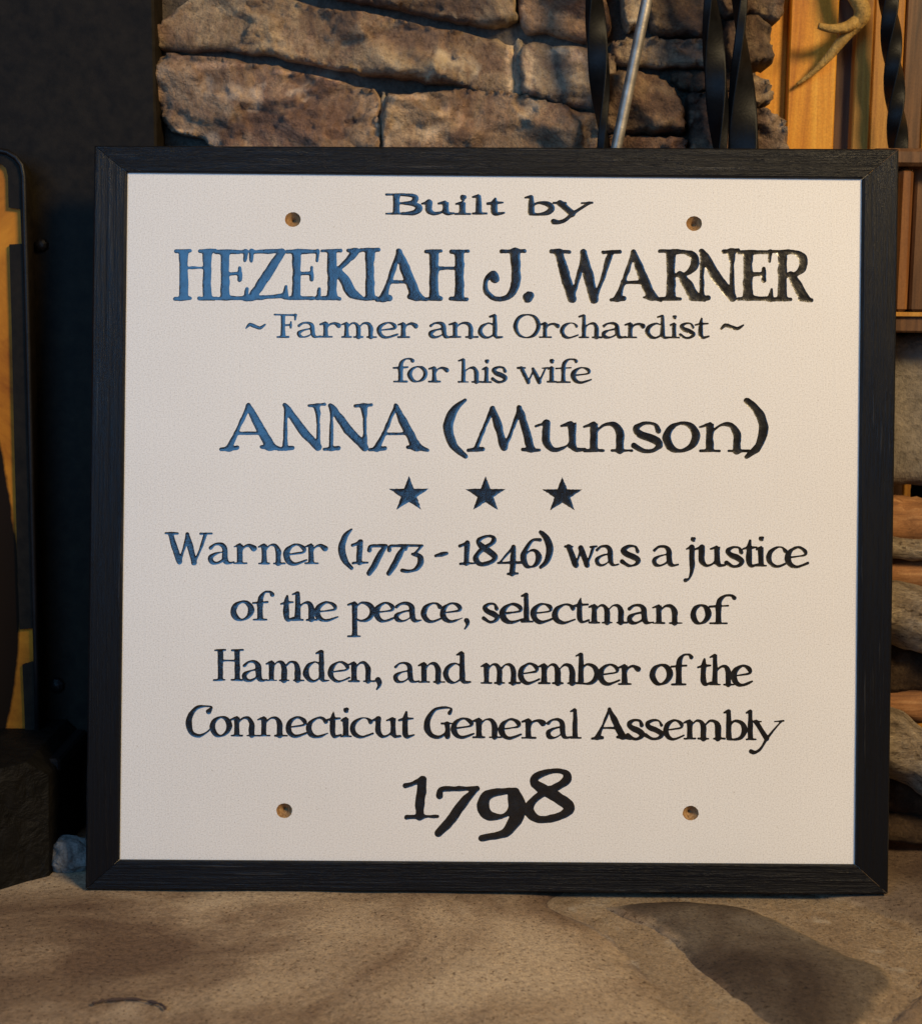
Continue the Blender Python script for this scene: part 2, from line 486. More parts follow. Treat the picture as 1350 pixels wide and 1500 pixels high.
G['R'] = [stem(.25, .96, .04, 1.1, 1.1), ('S', [(.0, .98, .4), (.4, .98, .42)]), ('S', [(.0, .03, .42), (.46, .03, .4)]), ('C', [(.3, .97, .4), (.58, .96, .5), (.78, .86, .95), (.76, .66, .9), (.56, .52, .5), (.34, .50, .36)]), ('C', [(.46, .52, .7), (.60, .34, 1.05), (.76, .12, 1.1), (.88, .05, .7)]), ('S', [(.70, .03, .45), (1.0, .01, .42)])]
G['W'] = [('S', [(.11, .94, .9), (.20, .5, 1.1), (.30, .05, .95)]), ('S', [(.30, .04, .4), (.40, .5, .5), (.48, .96, .5)]), ('S', [(.47, .95, .7), (.54, .5, 1.1), (.62, .02, .95)]), ('S', [(.62, .0, .4), (.74, .4, .5), (.86, .93, .65)]), ('S', [(.0, .98, .42), (.26, .97, .42)]), ('S', [(.76, .96, .42), (1.0, .97, .42)])]
G['Z'] = [('S', [(.10, .95, .42), (.88, .97, .5)]), ('S', [(.11, .97, .5), (.10, .76, .34)]), ('S', [(.86, .94, .8), (.5, .5, 1.1), (.12, .06, .9)]), ('S', [(.0, .02, .55), (.5, .05, .45), (.95, .08, .5)]), ('S', [(.95, .06, .7), (.97, .26, .36)])]
# figures: y in the height given with each figure, 0 = its lowest point
G['1'] = [('C', [(.05, .80, .55), (.28, .86, .5), (.52, .96, .6)]), ('C', [(.54, .95, .8), (.50, .7, 1.0), (.46, .3, .95), (.46, .05, .9)]), ('S', [(.08, .03, .5), (.5, .05, .4), (.97, .05, .36)])]
G['7'] = [('C', [(.10, .82, .75), (.16, .95, .62), (.5, .965, .55), (.93, .97, .5)]), ('C', [(.92, .96, .5), (.66, .72, .95), (.36, .32, 1.0), (.08, .03, .8)])]
G['3'] = [('S', [(.22, .82, .45), (.28, .97, .5), (.94, .97, .42)]), ('S', [(.92, .96, .45), (.58, .66, .5)]), ('C', [(.50, .66, .45), (.80, .58, .9), (.84, .34, 1.1), (.66, .12, .8), (.36, .03, .55), (.06, .06, .7)])]
G['4'] = [('S', [(.62, .96, .5), (.08, .40, .45)]), ('S', [(.02, .40, .5), (.98, .42, .5)]), ('S', [(.62, .95, .8), (.60, .4, 1.0), (.56, .04, .9)]), ('S', [(.40, .03, .36), (.78, .04, .36)])]
G['6'] = [('C', [(.96, .93, .6), (.6, .92, .5), (.28, .66, .8), (.12, .34, 1.1), (.28, .06, .85), (.54, .02, .5), (.80, .14, .85), (.90, .36, 1.0), (.72, .56, .7), (.46, .56, .42), (.2, .42, .4)])]
G['8'] = [('CC', [(.54, .96, .55), (.24, .86, .75), (.20, .74, .85), (.36, .62, 1.1), (.66, .46, 1.1), (.90, .28, 1.1), (.76, .12, .8), (.3, .03, .75), (.08, .2, 1.05), (.18, .40, .8), (.44, .58, .8), (.72, .70, .8), (.86, .82, .9), (.80, .95, .6)])]
G['9'] = [('CC', [(.54, .92, .62), (.18, .84, .95), (.10, .62, 1.15), (.22, .46, .9), (.48, .44, .5), (.66, .56, .6), (.72, .74, 1.0), (.68, .90, .8)]), ('C', [(.76, .90, .9), (.86, .62, 1.25), (.74, .34, 1.2), (.52, .12, .85), (.07, .03, .62)])]
G['('] = [('C', [(.90, .98, .4), (.42, .80, .95), (.18, .52, 1.2), (.40, .22, 1.05), (.90, .03, .6)])]
G[')'] = [('C', [(.12, .97, .7), (.56, .80, 1.0), (.84, .52, 1.2), (.62, .2, .95), (.10, .02, .6)])]
CAPS = set('ABCEFGHIJKMNORWZ')

# each line: part label, baseline (x0,y0)-(x1,y1), x-height, cap height, stem px, wobble px, letters (char, left, right[, bottom, top])
LINES = [
 ('small bold words at the very top', (566, 313), (867, 314.5), 18, 29, 9.0, .30, [
  ('B', 566, 618), ('u', 618, 665), ('i', 664, 690), ('l', 690, 714), ('t', 713, 739), ('b', 767, 812), ('y', 808, 867)]),
 ('large blue black capitals, widest line', (256, 439), (1187, 440.5), 48, 73.5, 14.5, .75, [
  ('H', 256.5, 315.5), ('E', 316, 363), ('Z', 362.5, 421), ('E', 421, 469.5), ('K', 469, 531), ('I', 526, 554.5), ('A', 551, 623.5), ('H', 621, 685.5),
  ('J', 706, 768), ('.', 767, 781), ('W', 807, 907), ('A', 895, 968), ('R', 966, 1031), ('N', 1018, 1080), ('E', 1081, 1131.5), ('R', 1131, 1188)]),
 ('thin line between two tildes', (359, 494), (1088, 495.5), 22.5, 34.5, 6.2, .38, [
  ('~', 359, 389), ('F', 402, 434.5), ('a', 433.5, 470), ('r', 468, 500), ('m', 500, 552), ('e', 552, 583), ('r', 582, 612), ('a', 626, 662), ('n', 657, 700), ('d', 699, 735),
  ('O', 751, 791), ('r', 789, 820), ('c', 820, 847), ('h', 847, 881), ('a', 879, 916), ('r', 914, 945), ('d', 944, 981), ('i', 979, 995), ('s', 994, 1018), ('t', 1017, 1038), ('~', 1054, 1089)]),
 ('short thin line of three words', (574, 559.5), (866, 560.5), 23, 33, 6.2, .38, [
  ('f', 574.5, 606), ('o', 597, 626), ('r', 627, 657.5), ('h', 671, 706), ('i', 704, 720), ('s', 719, 743), ('w', 758, 803), ('i', 800, 815), ('f', 812, 845), ('e', 836, 866)]),
 ('large line ending in brackets', (324, 658.5), (1122, 662), 43, 67, 12.5, .7, [
  ('A', 324, 414), ('N', 408, 475), ('N', 475, 543.5), ('A', 541, 626), ('(', 650, 685, 671, 584), ('M', 685, 789), ('u', 784, 856), ('n', 854, 926), ('s', 924, 971.5), ('o', 970, 1024), ('n', 1023, 1097), (')', 1089, 1123, 671, 584)]),
 ('line with two dates in brackets', (244, 825), (1184, 830.5), 30, 45, 7.6, .5, [
  ('W', 243.5, 311), ('a', 304, 343), ('r', 342, 376), ('n', 378, 417), ('e', 416, 450), ('r', 446, 480), ('(', 497, 517, 834, 774), ('1', 515, 539, 826, 792), ('7', 538, 568, 841, 798), ('7', 567, 596, 841, 798), ('3', 587, 621, 838, 798), ('-', 637, 655.5),
  ('1', 672, 696, 827, 793), ('8', 694, 728, 828, 784), ('4', 728, 766, 842, 799), ('6', 763, 792, 831, 788), (')', 790, 808, 832, 778),
  ('w', 827, 873), ('a', 870, 906), ('s', 908, 938), ('a', 953, 993), ('j', 1001, 1020), ('u', 1018, 1061), ('s', 1061, 1090), ('t', 1087, 1110), ('i', 1105, 1123), ('c', 1122, 1153), ('e', 1150, 1184)]),
 ('second line of the small lettering', (339, 908.5), (1076, 914), 28, 42, 7.4, .5, [
  ('o', 338.5, 371), ('f', 369, 401), ('t', 411, 431), ('h', 428, 465), ('e', 461, 496), ('p', 510, 550), ('e', 548, 579), ('a', 576, 618), ('c', 617, 648), ('e', 645, 678), (',', 678, 689),
  ('s', 706, 731), ('e', 732, 767), ('l', 762, 781), ('e', 778, 811), ('c', 809, 843), ('t', 839, 863), ('m', 861, 918), ('a', 917, 957), ('n', 955, 999), ('o', 1012, 1040), ('f', 1036, 1077)]),
 ('third line of the small lettering', (314, 997), (1102, 1004.5), 30, 46, 7.4, .5, [
  ('H', 313.5, 356), ('a', 354, 392), ('m', 390, 446), ('d', 444, 482), ('e', 481, 513), ('n', 510, 549), (',', 549, 560), ('a', 575, 614), ('n', 612, 651), ('d', 649, 689),
  ('m', 703, 761), ('e', 759, 790), ('m', 788, 848), ('b', 842, 877), ('e', 876, 908), ('r', 905, 938), ('o', 952, 984), ('f', 981, 1014), ('t', 1021, 1042), ('h', 1039, 1075), ('e', 1071, 1102)]),
 ('fourth line of the small lettering', (272, 1078), (1146, 1084), 29, 45, 7.4, .5, [
  ('C', 272.5, 311), ('o', 308, 339), ('n', 338, 379), ('n', 377, 421), ('e', 419, 451), ('c', 449, 481), ('t', 478, 500), ('i', 498, 515), ('c', 513, 547), ('u', 545, 586), ('t', 584, 607),
  ('G', 621, 661), ('e', 661, 695), ('n', 692, 735), ('e', 731, 764), ('r', 763, 799), ('a', 798, 837), ('l', 834, 851), ('A', 867, 923), ('s', 917, 944), ('s', 943, 973), ('e', 972, 1002), ('m', 1001, 1062), ('b', 1058, 1093), ('l', 1091, 1107), ('y', 1097, 1147)]),
 ('large bold year at the foot', (592, 1198), (840, 1202), 45, 60, 15.5, .7, [
  ('1', 591, 642, 1199, 1139), ('7', 636, 703, 1223, 1153), ('9', 700, 771, 1230, 1153), ('8', 768, 841, 1203, 1127)]),
]


def soft_noise(ny, nx, cell):
    g = rng.normal(size=(int(ny / cell) + 4, int(nx / cell) + 4))
    yy = np.arange(ny) / cell
    xx = np.arange(nx) / cell
    iy, ix = yy.astype(int), xx.astype(int)
    fy, fx = yy - iy, xx - ix
    fy = (fy * fy * (3 - 2 * fy))[:, None]
    fx = (fx * fx * (3 - 2 * fx))[None]
    a, b = g[iy][:, ix], g[iy][:, ix + 1]
    c, d = g[iy + 1][:, ix], g[iy + 1][:, ix + 1]
    return (a * (1 - fx) + b * fx) * (1 - fy) + (c * (1 - fx) + d * fx) * fy


def line_loops(L, step=0.5):
    """outlines (in face pixels) of one painted line"""
    _, b0, b1, xh, cap, T, wob, letters = L
    x0, x1 = min(l[1] for l in letters) - 8, max(l[2] for l in letters) + 8
    ya, yb = min(b0[1], b1[1]) - max(cap * 1.2, xh * 1.65) - 8, max(b0[1], b1[1]) + max(xh * 1.0, 16) + 4
    nx, ny = int((x1 - x0) / step), int((yb - ya) / step)
    F = np.full((ny, nx), 50.0)
    slope = (b1[1] - b0[1]) / (b1[0] - b0[0])
    for l in letters:
        ch, lx, rx = l[:3]
        if len(l) == 5:
            base, H = l[3], l[3] - l[4]
        else:
            base = b0[1] + slope * ((lx + rx) / 2 - b0[0]) + random.uniform(-.4, .4)
            H = cap if ch in CAPS else xh
        wx0, wx1 = int((lx - 8 - x0) / step), int((rx + 8 - x0) / step)
        wx0, wx1 = max(wx0, 0), min(wx1, nx)
        X = (x0 + np.arange(wx0, wx1) * step)[None, :]
        Yg = (ya + np.arange(ny) * step)[:, None]
        D = np.full((ny, wx1 - wx0), 50.0)
        jx, tw = random.uniform(-.01, .01), random.uniform(.94, 1.06)
        for kind, pts in G[ch]:
            p = [(lx + (a + jx) * (rx - lx), base - b * H, max(w * T * tw * (0.97 if T > 11 else 1.17), 2.9) / 2) for a, b, w in pts]
            if kind == 'C':
                p = catmull(p, 7)
            elif kind == 'CC':
                p = catmull(p, 7, True)
                p.append(p[0])
            d = np.full_like(D, 50.0)
            for (ax, ay, ar), (bx, by, br) in zip(p[:-1], p[1:]):
                ex, ey = bx - ax, by - ay
                t = np.clip(((X - ax) * ex + (Yg - ay) * ey) / max(ex * ex + ey * ey, 1e-9), 0, 1)
                d = np.minimum(d, np.sqrt((X - ax - t * ex) ** 2 + (Yg - ay - t * ey) ** 2) - (ar + (br - ar) * t))
            if kind == 'V':
                d = np.maximum(d, np.maximum(p[0][1] - 0.06 * T - Yg, Yg - p[-1][1] - 0.06 * T))
            k = 0.20 * T
            h = np.maximum(k - np.abs(D - d), 0) / k
            D = np.minimum(D, d) - h * h * k * 0.25
        F[:, wx0:wx1] = np.minimum(F[:, wx0:wx1], D)
    F = F + wob * (0.6 * soft_noise(ny, nx, 9 / step) + 0.22 * soft_noise(ny, nx, 4 / step))
    F[0, :] = F[-1, :] = 9
    F[:, 0] = F[:, -1] = 9
    F = np.where(np.abs(F) < 1e-4, 1e-4, F)
    ins = F < 0
    code = ins[:-1, :-1] * 1 + ins[:-1, 1:] * 2 + ins[1:, 1:] * 4 + ins[1:, :-1] * 8
    nxt = {}
    TAB = {1: [(3, 0)], 2: [(0, 1)], 3: [(3, 1)], 4: [(1, 2)], 6: [(0, 2)], 7: [(3, 2)], 8: [(2, 3)], 9: [(2, 0)], 11: [(2, 1)], 12: [(1, 3)], 13: [(1, 0)], 14: [(0, 3)], 5: [(3, 0), (1, 2)], 10: [(0, 1), (2, 3)]}
    js, is_ = np.nonzero((code > 0) & (code < 15))
    for j, i in zip(js.tolist(), is_.tolist()):
        keys = (('h', j, i), ('v', j, i + 1), ('h', j + 1, i), ('v', j, i))
        for a, b in TAB[int(code[j, i])]:
            nxt[keys[a]] = keys[b]
    loops = []
    while nxt:
        k0 = next(iter(nxt))
        k, loop = k0, []
        while k in nxt:
            loop.append(k)
            k = nxt.pop(k)
        P = []
        for (o, j, i) in loop:
            if o == 'h':
                t = F[j, i] / (F[j, i] - F[j, i + 1])
                P.append((x0 + (i + t) * step, ya + j * step))
            else:
                t = F[j, i] / (F[j, i] - F[j + 1, i])
                P.append((x0 + i * step, ya + (j + t) * step))
        P = np.array(P)
        for tol, gap in ((.05, 1.6), (.07, 2.6), (.08, 3.4)):
            keep = [0]
            for q in range(1, len(P) - 1):
                a, c, b = P[keep[-1]], P[q + 1], P[q]
                e = c - a
                le = math.hypot(*e)
                dd = abs(e[0] * (b[1] - a[1]) - e[1] * (b[0] - a[0])) / max(le, 1e-9)
                if le < gap and dd < tol or math.hypot(*(b - a)) < 0.15:
                    continue
                keep.append(q)
            P = P[keep]
        if len(P) < 5:
            continue
        ar = 0.5 * abs(np.dot(P[:, 0], np.roll(P[:, 1], -1)) - np.dot(P[:, 1], np.roll(P[:, 0], -1)))
        if ar > 2.0:
            loops.append(P)
    return loops


PXM = 1.0 / S_PX


def to_face(P):
    return np.array([board(x, y) for x, y in P])


def carve(name, loops, mat, parent, pitch, profile):
    """a recess in the sign's face: floor mesh that follows the outline"""
    A, B = edges_of(loops)
    lo, hi = A.min(0), A.max(0)
    gx, gy = np.meshgrid(np.arange(lo[0], hi[0], pitch), np.arange(lo[1], hi[1], pitch))
    gx[1::2] += pitch / 2
    C = np.stack([gx.ravel(), gy.ravel()], 1) + rng.normal(scale=pitch * .08, size=(gx.size, 2))
    C = C[inside(C, A, B)]
    if len(C):
        C = C[edge_dist(C, A, B) > pitch * 0.45]
    V, T = cdt(loops, C)
    cen = V[T].mean(1)
    T = T[inside(cen, A, B)]
    d = edge_dist(V, A, B)
    d[d < 1e-3] = 0
    z = profile(d) * PXM
    F2 = to_face(V)
    verts = [(F2[i, 0], z[i], F2[i, 1]) for i in range(len(V))]
    faces = []
    for t in T:
        a, b, c = (F2[q] for q in t)
        cr2 = (b[0] - a[0]) * (c[1] - a[1]) - (b[1] - a[1]) * (c[0] - a[0])
        faces.append(tuple(int(q) for q in (t if cr2 > 0 else t[::-1])))
    return mesh_obj(name, verts, faces, mat, parent, True)


# ------------------------------------------------------------------ the hearth
def dens(pts, n=5, jit=0.0, closed=True):
    out = catmull(pts, n, closed)
    return [(p[0] + random.uniform(-jit, jit), p[1] + random.uniform(-jit, jit)) for p in out]


def slab(mb_v, mb_f, tints, poly, to3, pitch, relief, edge, rough, facets, tint, back, ncell=18.0, seed=0.0, smooth=4, jit=.0015, fade=0.0, fade_to=(1, 1, 1), scarp=0.0, spots=()):
    """one worked stone: outline poly (2-D metres), front towards +h; to3(x, y, h) -> 3-D point"""
    P = dens(poly, smooth, jit)
    loop = [np.array(P)]
    A, B = edges_of(loop)
    lo, hi = A.min(0), A.max(0)
    gx, gy = np.meshgrid(np.arange(lo[0], hi[0], pitch), np.arange(lo[1], hi[1], pitch))
    gx[1::2] += pitch / 2
    C = np.stack([gx.ravel(), gy.ravel()], 1) + rng.normal(scale=pitch * .15, size=(gx.size, 2))
    C = C[inside(C, A, B)]
    if len(C):
        C = C[edge_dist(C, A, B) > pitch * 0.5]
    V, T = cdt(loop, C)
    T = T[inside(V[T].mean(1), A, B)]
    d = edge_dist(V, A, B)
    h = relief * (1 - np.exp(-d / edge))
    size = max(hi - lo)
    if facets:
        nf = int(facets + (hi - lo).prod() / 0.0009)
        for k in range(nf):
            c = lo + (hi - lo) * rng.random(2)
            g = rng.normal(size=2) * np.array((0.22, 0.34))
            dv = V - c
            h = np.minimum(h, relief * (0.55 + 0.45 * rng.random()) + dv @ g + (3 + 9 * rng.random()) * (dv * dv).sum(1))
    h = np.maximum(h, -0.1 * relief)
    nn = np.array([mnoise.fractal(Vector((v[0] * ncell + seed, v[1] * ncell * 1.6, seed * 1.7)), 0.9, 2.0, 5) for v in V])
    h = h + rough * nn
    layer = np.ones(len(V))
    if scarp:
        for q in range(3):
            lay = np.array([mnoise.fractal(Vector((v[0] * 11 + seed + 5 * q, v[1] * 21, seed + 9.1 * q)), 0.75, 2.0, 5) for v in V])
            cut = 0.5 + 0.5 * np.tanh((lay - 0.12) * 22)
            layer = layer * (1 - (0.16, -0.20, 0.14)[q] * cut)
            h = h - scarp * (1.0, .6, .8)[q] * cut * (d > .002)
        h = np.maximum(h, np.minimum(.16 * relief, d * 1.2))
    if fade:
        wn = np.array([mnoise.fractal(Vector((v[0] * 22 + seed, v[1] * 22, 4.0)), 0.9, 2.0, 4) for v in V])
        fw = np.clip((d + wn * fade * 0.8) / fade, 0, 1)
        fw = fw * fw * (3 - 2 * fw)
        for w_ in fw:
            tints.append(tuple(fade_to[k] + (tint[k] - fade_to[k]) * float(w_) for k in range(3)))
    else:
        m_ = layer.copy()
        if len(spots):
            wn = np.array([mnoise.fractal(Vector((v[0] * 60, v[1] * 60, 1.0)), 0.9, 2.0, 4) for v in V])
            for (sx, sz, ra, rb_) in spots:
                e = np.sqrt(((V[:, 0] - sx) / ra) ** 2 + ((V[:, 1] - sz) / rb_) ** 2) + wn * .7
                m_ = np.maximum(m_, 0.9 + 0.85 * np.clip((1.15 - e) / .3, 0, 1) - 1.0 * (e > 1.15))
        for q in m_:
            tints.append(tuple(float(q) * c for c in tint))
    base = len(mb_v)
    for v, q in zip(V, h):
        mb_v.append(to3(v[0], v[1], q))
    o = to3(0, 0, 0)
    nrm = (to3(0, 0, 1) - o)
    for t in T:
        a, b, c = (mb_v[base + int(q)] for q in t)
        f = tuple(base + int(q) for q in t)
        if (b - a).cross(c - a).dot(nrm) < 0:
            f = f[::-1]
        mb_f.append(f)
    n = len(P)                                    # skirt; the loop's vertices come first
    b2 = len(mb_v)
    for i in range(n):
        mb_v.append(to3(P[i][0], P[i][1], -back))
        tints.append(fade_to if fade else tint)
    for i in range(n):
        j = (i + 1) % n
        mb_f.append((base + i, base + j, b2 + j, b2 + i))


def tint_mesh(name, v, f, tints, mat, parent=None):
    o = mesh_obj(name, v, f, mat, parent, True)
    at = o.data.attributes.new('tint', 'FLOAT_COLOR', 'POINT')
    if len(o.data.vertices) == len(tints):
        at.data.foreach_set('color', [c for t in tints for c in (*t, 1)])
    return o


M_HEARTH = m_stone('hearth_stone', [(0.13, 0.084, 0.056), (0.23, 0.165, 0.112), (0.34, 0.262, 0.182), (0.42, 0.335, 0.24), (0.42, 0.34, 0.25)], 0.40, 0.36, fine=3.5, soft=0.58, pits=0.9, stops=(0.36, 0.45, 0.53, 0.62))
M_HMORTAR = m_stone('hearth_mortar', [(0.19, 0.13, 0.08), (0.26, 0.185, 0.115), (0.30, 0.22, 0.14), (0.36, 0.28, 0.19), (0.42, 0.36, 0.28)], 1.0, 0.5, fine=2, tint=False, pits=0.8)

hearth = bpy.data.objects.new('hearth', None)
COL.objects.link(hearth)
hearth['kind'] = 'structure'
mb = MB()
nxh, nyh = 60, 40
vs = []
for j in range(nyh + 1):
    for i in range(nxh + 1):
        x, y = -1.6 + 3.2 * i / nxh, -1.1 + 2.0 * j / nyh
        vs.append((x, y, -0.004 + 0.002 * mnoise.noise(Vector((x * 9, y * 9, 2)))))
mb.add(vs, [(j * (nxh + 1) + i, j * (nxh + 1) + i + 1, (j + 1) * (nxh + 1) + i + 1, (j + 1) * (nxh + 1) + i) for j in range(nyh) for i in range(nxh)])
mb.build('mortar_bed', M_HMORTAR, hearth, True)


def hz(pts):
    return [tuple(at_z(x, y, 0.0).xy) for x, y in pts]


HV, HF, HT = [], [], []
flat = lambda x, y, h: Vector((x, y, h - 0.006))
HP = 0.011
big = hz([(1075, 1545), (1010, 1478), (960, 1420), (905, 1372), (850, 1338), (815, 1316)]) + [(0.10, 0.03), (0.05, 0.14), (-0.3, 0.16), (-0.75, 0.12), (-0.85, -0.15), (-0.8, -0.42), (-0.3, -0.48), (0.15, -0.45)]
slab(HV, HF, HT, big, flat, HP, 0.0062, 0.014, 0.0016, 0, (1.05, 1.0, .93), 0.01, 9, 3.1, 5, fade=.05, fade_to=(.9, .86, .8))
slab(HV, HF, HT, hz([(1150, 1510), (1065, 1455), (1000, 1400), (965, 1360), (905, 1335), (880, 1322), (960, 1312), (1080, 1318), (1150, 1345), (1235, 1385), (1290, 1405), (1315, 1425), (1310, 1450), (1280, 1490), (1240, 1530)]),
     flat, 0.006, 0.0066, 0.010, 0.0012, 0, (0.34, 0.34, 0.355), 0.01, 12, 8.3, 5, fade=.010, fade_to=(.86, .82, .76))
right_slab = hz([(1130, 1290), (1215, 1318), (1290, 1338), (1350, 1372), (1420, 1390), (1700, 1360)]) + [(0.75, 0.10), (0.5, 0.16), (0.2, 0.17), (0.17, 0.06)]
slab(HV, HF, HT, right_slab, flat, 0.008, 0.007, 0.010, 0.0014, 0, (0.44, 0.40, 0.40), 0.01, 10, 5.7, 5, fade=.02, fade_to=(.85, .8, .72))
slab(HV, HF, HT, hz([(1370, 1425), (1345, 1450), (1300, 1488), (1255, 1530), (1300, 1640), (1600, 1640), (1650, 1440)]), flat, 0.007, 0.011, 0.006, 0.0015, 0, (0.7, 0.62, 0.55), 0.01, 12, 1.7, 5)
tint_mesh('flagstones', HV, HF, HT, M_HEARTH, hearth)
# the short hairline scratch near the front
pts = [at_z(x, y, 0.0032) for x, y in ((136, 1470), (150, 1466), (170, 1464), (195, 1463), (215, 1466), (236, 1471), (243, 1478))]
mb = MB()
mb.tube(catmull(pts, 4), [0.0003 + 0.0011 * random.random() for _ in range(25)], 6)
mb.build('crack', mat_base('crack_dirt', 0.9, (0.05, 0.028, 0.02))[0], hearth, True)

# ------------------------------------------------------------------ the stone facing of the fireplace
YW = 0.178
wall = thing('stone_wall', 'rough brown ledge stone facing of the fireplace behind the sign', 'stone wall', (0.25, YW, 0))


def wz(pts, y=YW):
    return [(p.x, p.z) for p in (at_y(a, b, y) for a, b in pts)]


SV, SF, ST = [], [], []
upr = lambda x, z, h: Vector((x - 0.25, -h, z))
STONES = [
 ([(212, 62), (230, 42), (262, 12), (330, -30), (400, -10), (470, 12), (560, 24), (660, 45), (742, 62), (754, 74), (756, 118), (748, 140), (690, 130), (620, 120), (560, 112), (480, 98), (400, 82), (330, 75), (250, 75)], .024, .006, 5, (1.15, 1.08, .95)),
 ([(764, 66), (810, 66), (872, 73), (900, 84), (904, 130), (900, 170), (868, 163), (800, 148), (764, 140), (760, 100)], .022, .006, 3, (.95, .95, .95)),
 ([(405, -60), (560, -90), (745, -60), (754, 0), (752, 34), (700, 36), (620, 22), (540, 6), (470, -12)], .022, .006, 3, (.78, .74, .66)),
 ([(766, -60), (880, -70), (890, 0), (884, 60), (800, 46), (764, 38)], .024, .006, 3, (.85, .68, .58)),
 ([(221, 104), (230, 88), (248, 80), (300, 85), (380, 93), (430, 103), (520, 125), (552, 137), (558, 180), (556, 240), (545, 300), (380, 300), (330, 240), (300, 207), (262, 196), (242, 182), (228, 146)], .026, .006, 6, (.98, .86, .80)),
 ([(566, 146), (600, 140), (660, 130), (700, 130), (760, 136), (800, 148), (860, 166), (876, 178), (878, 260), (860, 310), (600, 310), (562, 260)], .024, .006, 4, (.98, .88, .78)),
 ([(908, -30), (925, -36), (940, -28), (940, 30), (926, 43), (912, 36)], .018, .004, 1, (1.25, 1.25, 1.15)),
 ([(950, -45), (1000, -50), (1042, -40), (1047, 20), (1043, 52), (1000, 54), (952, 47)], .024, .006, 2, (.62, .56, .50)),
 ([(895, 70), (906, 58), (940, 56), (1000, 58), (1046, 63), (1046, 96), (1000, 101), (940, 98), (896, 92)], .026, .004, 2, (1.0, .98, .92)),
 ([(890, 108), (938, 106), (968, 116), (990, 138), (1002, 168), (1001, 192), (985, 200), (930, 196), (886, 190), (880, 140)], .034, .010, 1, (.72, .64, .55)),
 ([(985, 108), (1050, 104), (1075, 108), (1078, 128), (1040, 133), (1002, 130)], .012, .005, 1, (.6, .54, .46)),  # low, darker stone standing in for a band of shadow
 ([(1008, 142), (1040, 137), (1085, 140), (1092, 180), (1090, 230), (1050, 250), (1012, 240), (1007, 190)], .022, .006, 2, (.85, .72, .64)),
 ([(880, 203), (940, 199), (996, 202), (1006, 220), (1006, 280), (940, 300), (880, 280)], .026, .005, 2, (.80, .64, .55)),
 ([(1055, 60), (1062, 36), (1090, 24), (1118, 30), (1128, 66), (1129, 92), (1106, 99), (1062, 101)], .030, .006, 2, (.42, .37, .32)),
 ([(1050, -40), (1100, -45), (1146, -40), (1147, 18), (1132, 33), (1104, 26), (1056, 20)], .028, .006, 2, (.75, .7, .62)),
 ([(1085, 112), (1108, 110), (1126, 122), (1131, 138), (1124, 152), (1104, 156), (1086, 150)], .020, .005, 1, (1.0, .95, .88)),
 ([(1096, 162), (1112, 158), (1136, 168), (1151, 184), (1153, 230), (1140, 280), (1098, 280)], .026, .006, 2, (.9, .86, .84)),
 ([(60, -60), (150, -50), (206, -24), (227, 14), (214, 46), (196, 60), (150, 52), (90, 30), (50, 0)], .030, .008, 3, (.12, .12, .13)),  # stone in deep shade; the shade is put into its tint
]
SPOTS = []
for (cx, cy, rx, ry) in ((474, 112, 13, 5), (489, 122, 9, 13), (749, 100, 9, 40), (775, 100, 8, 40), (556, 172, 6, 14), (562, 205, 9, 20), (650, 168, 14, 10), (674, 178, 7, 9), (820, 75, 20, 6), (848, 84, 10, 7), (255, 196, 22, 9), (630, 200, 12, 14), (330, 100, 40, 4), (420, 108, 30, 4), (600, 145, 26, 5)):
    p_, q_ = wz([(cx, cy)])[0], wz([(cx + rx, cy + ry)])[0]
    SPOTS.append((p_[0], p_[1], q_[0] - p_[0], p_[1] - q_[1]))
for (cx, cy, rx, ry) in ((760, 100, 11, 44), (562, 185, 9, 50)):
    mort = [(cx + rx * math.cos(q * math.pi / 6) * random.uniform(.8, 1.15), cy + ry * math.sin(q * math.pi / 6)) for q in range(12)]
    slab(SV, SF, ST, wz(mort), upr, 0.003, .011, .004, 0.0022, 0, (1.5, 1.5, 1.5), 0.04, 40, cx, 3, .001)
for k, (poly, rel, edge, fac, tn) in enumerate(STONES):
    slab(SV, SF, ST, wz(poly), upr, 0.0028, rel * 1.25, edge * .4, 0.0048, fac + 4, tuple(g_ * c for g_, c in zip((1.55, 1.48, 1.45), tn)), 0.04, 17, 3.3 * k, 5, 0.0016, scarp=0.0062 if rel < .034 else .002, spots=SPOTS)
# courses that carry on below, behind the sign
zc = 0.045
for r in range(7):
    xx = -0.235
    h = 0.066
    while xx < 0.27:
        w = random.uniform(0.12, 0.22)
        x1 = min(xx + w, 0.285)
        slab(SV, SF, ST, [(xx + .005, zc - h / 2), ((xx + x1) / 2, zc - h / 2 - .003), (x1 - .004, zc - h / 2), (x1 - .003, zc + h / 2 - .008), ((xx + x1) / 2, zc + h / 2 - .005), (xx + .005, zc + h / 2 - .009)], upr, 0.012, 0.02, 0.006, 0.003, 2,
             tuple(random.uniform(.7, 1.0) * c for c in (1, .92, .84)), 0.04, 20, 7.7 * r + xx, 4)
        xx = x1 + .004
    zc += h
tint_mesh('stone_facing', SV, SF, ST, M_STONE, wall)
mb = MB((0.25, YW, 0))
mb.box((-0.275, YW + .012, 0), (at_y(1092, 100, YW + .012).x, YW + .16, 0.86))
mb.build('mortar_bed', M_MORTAR, wall)

# ------------------------------------------------------------------ black stove insert on the left
stove = thing('fireplace_insert', 'black steel wood burning insert left of the sign with glass door painted with an amber reflection', 'wood stove', (-0.5, 0.17, 0))
so = Vector((-0.5, 0.17, 0))
xr = at_y(228, 150, 0.152).x
mb = MB(so)
mb.box((-1.25, 0.152, 0.0), (xr, 0.50, 0.95), 0.002)
mb.build('surround_panel', M_STOVE, stove)
# door: slab with a window opening, rounded upper corner
YD = 0.118


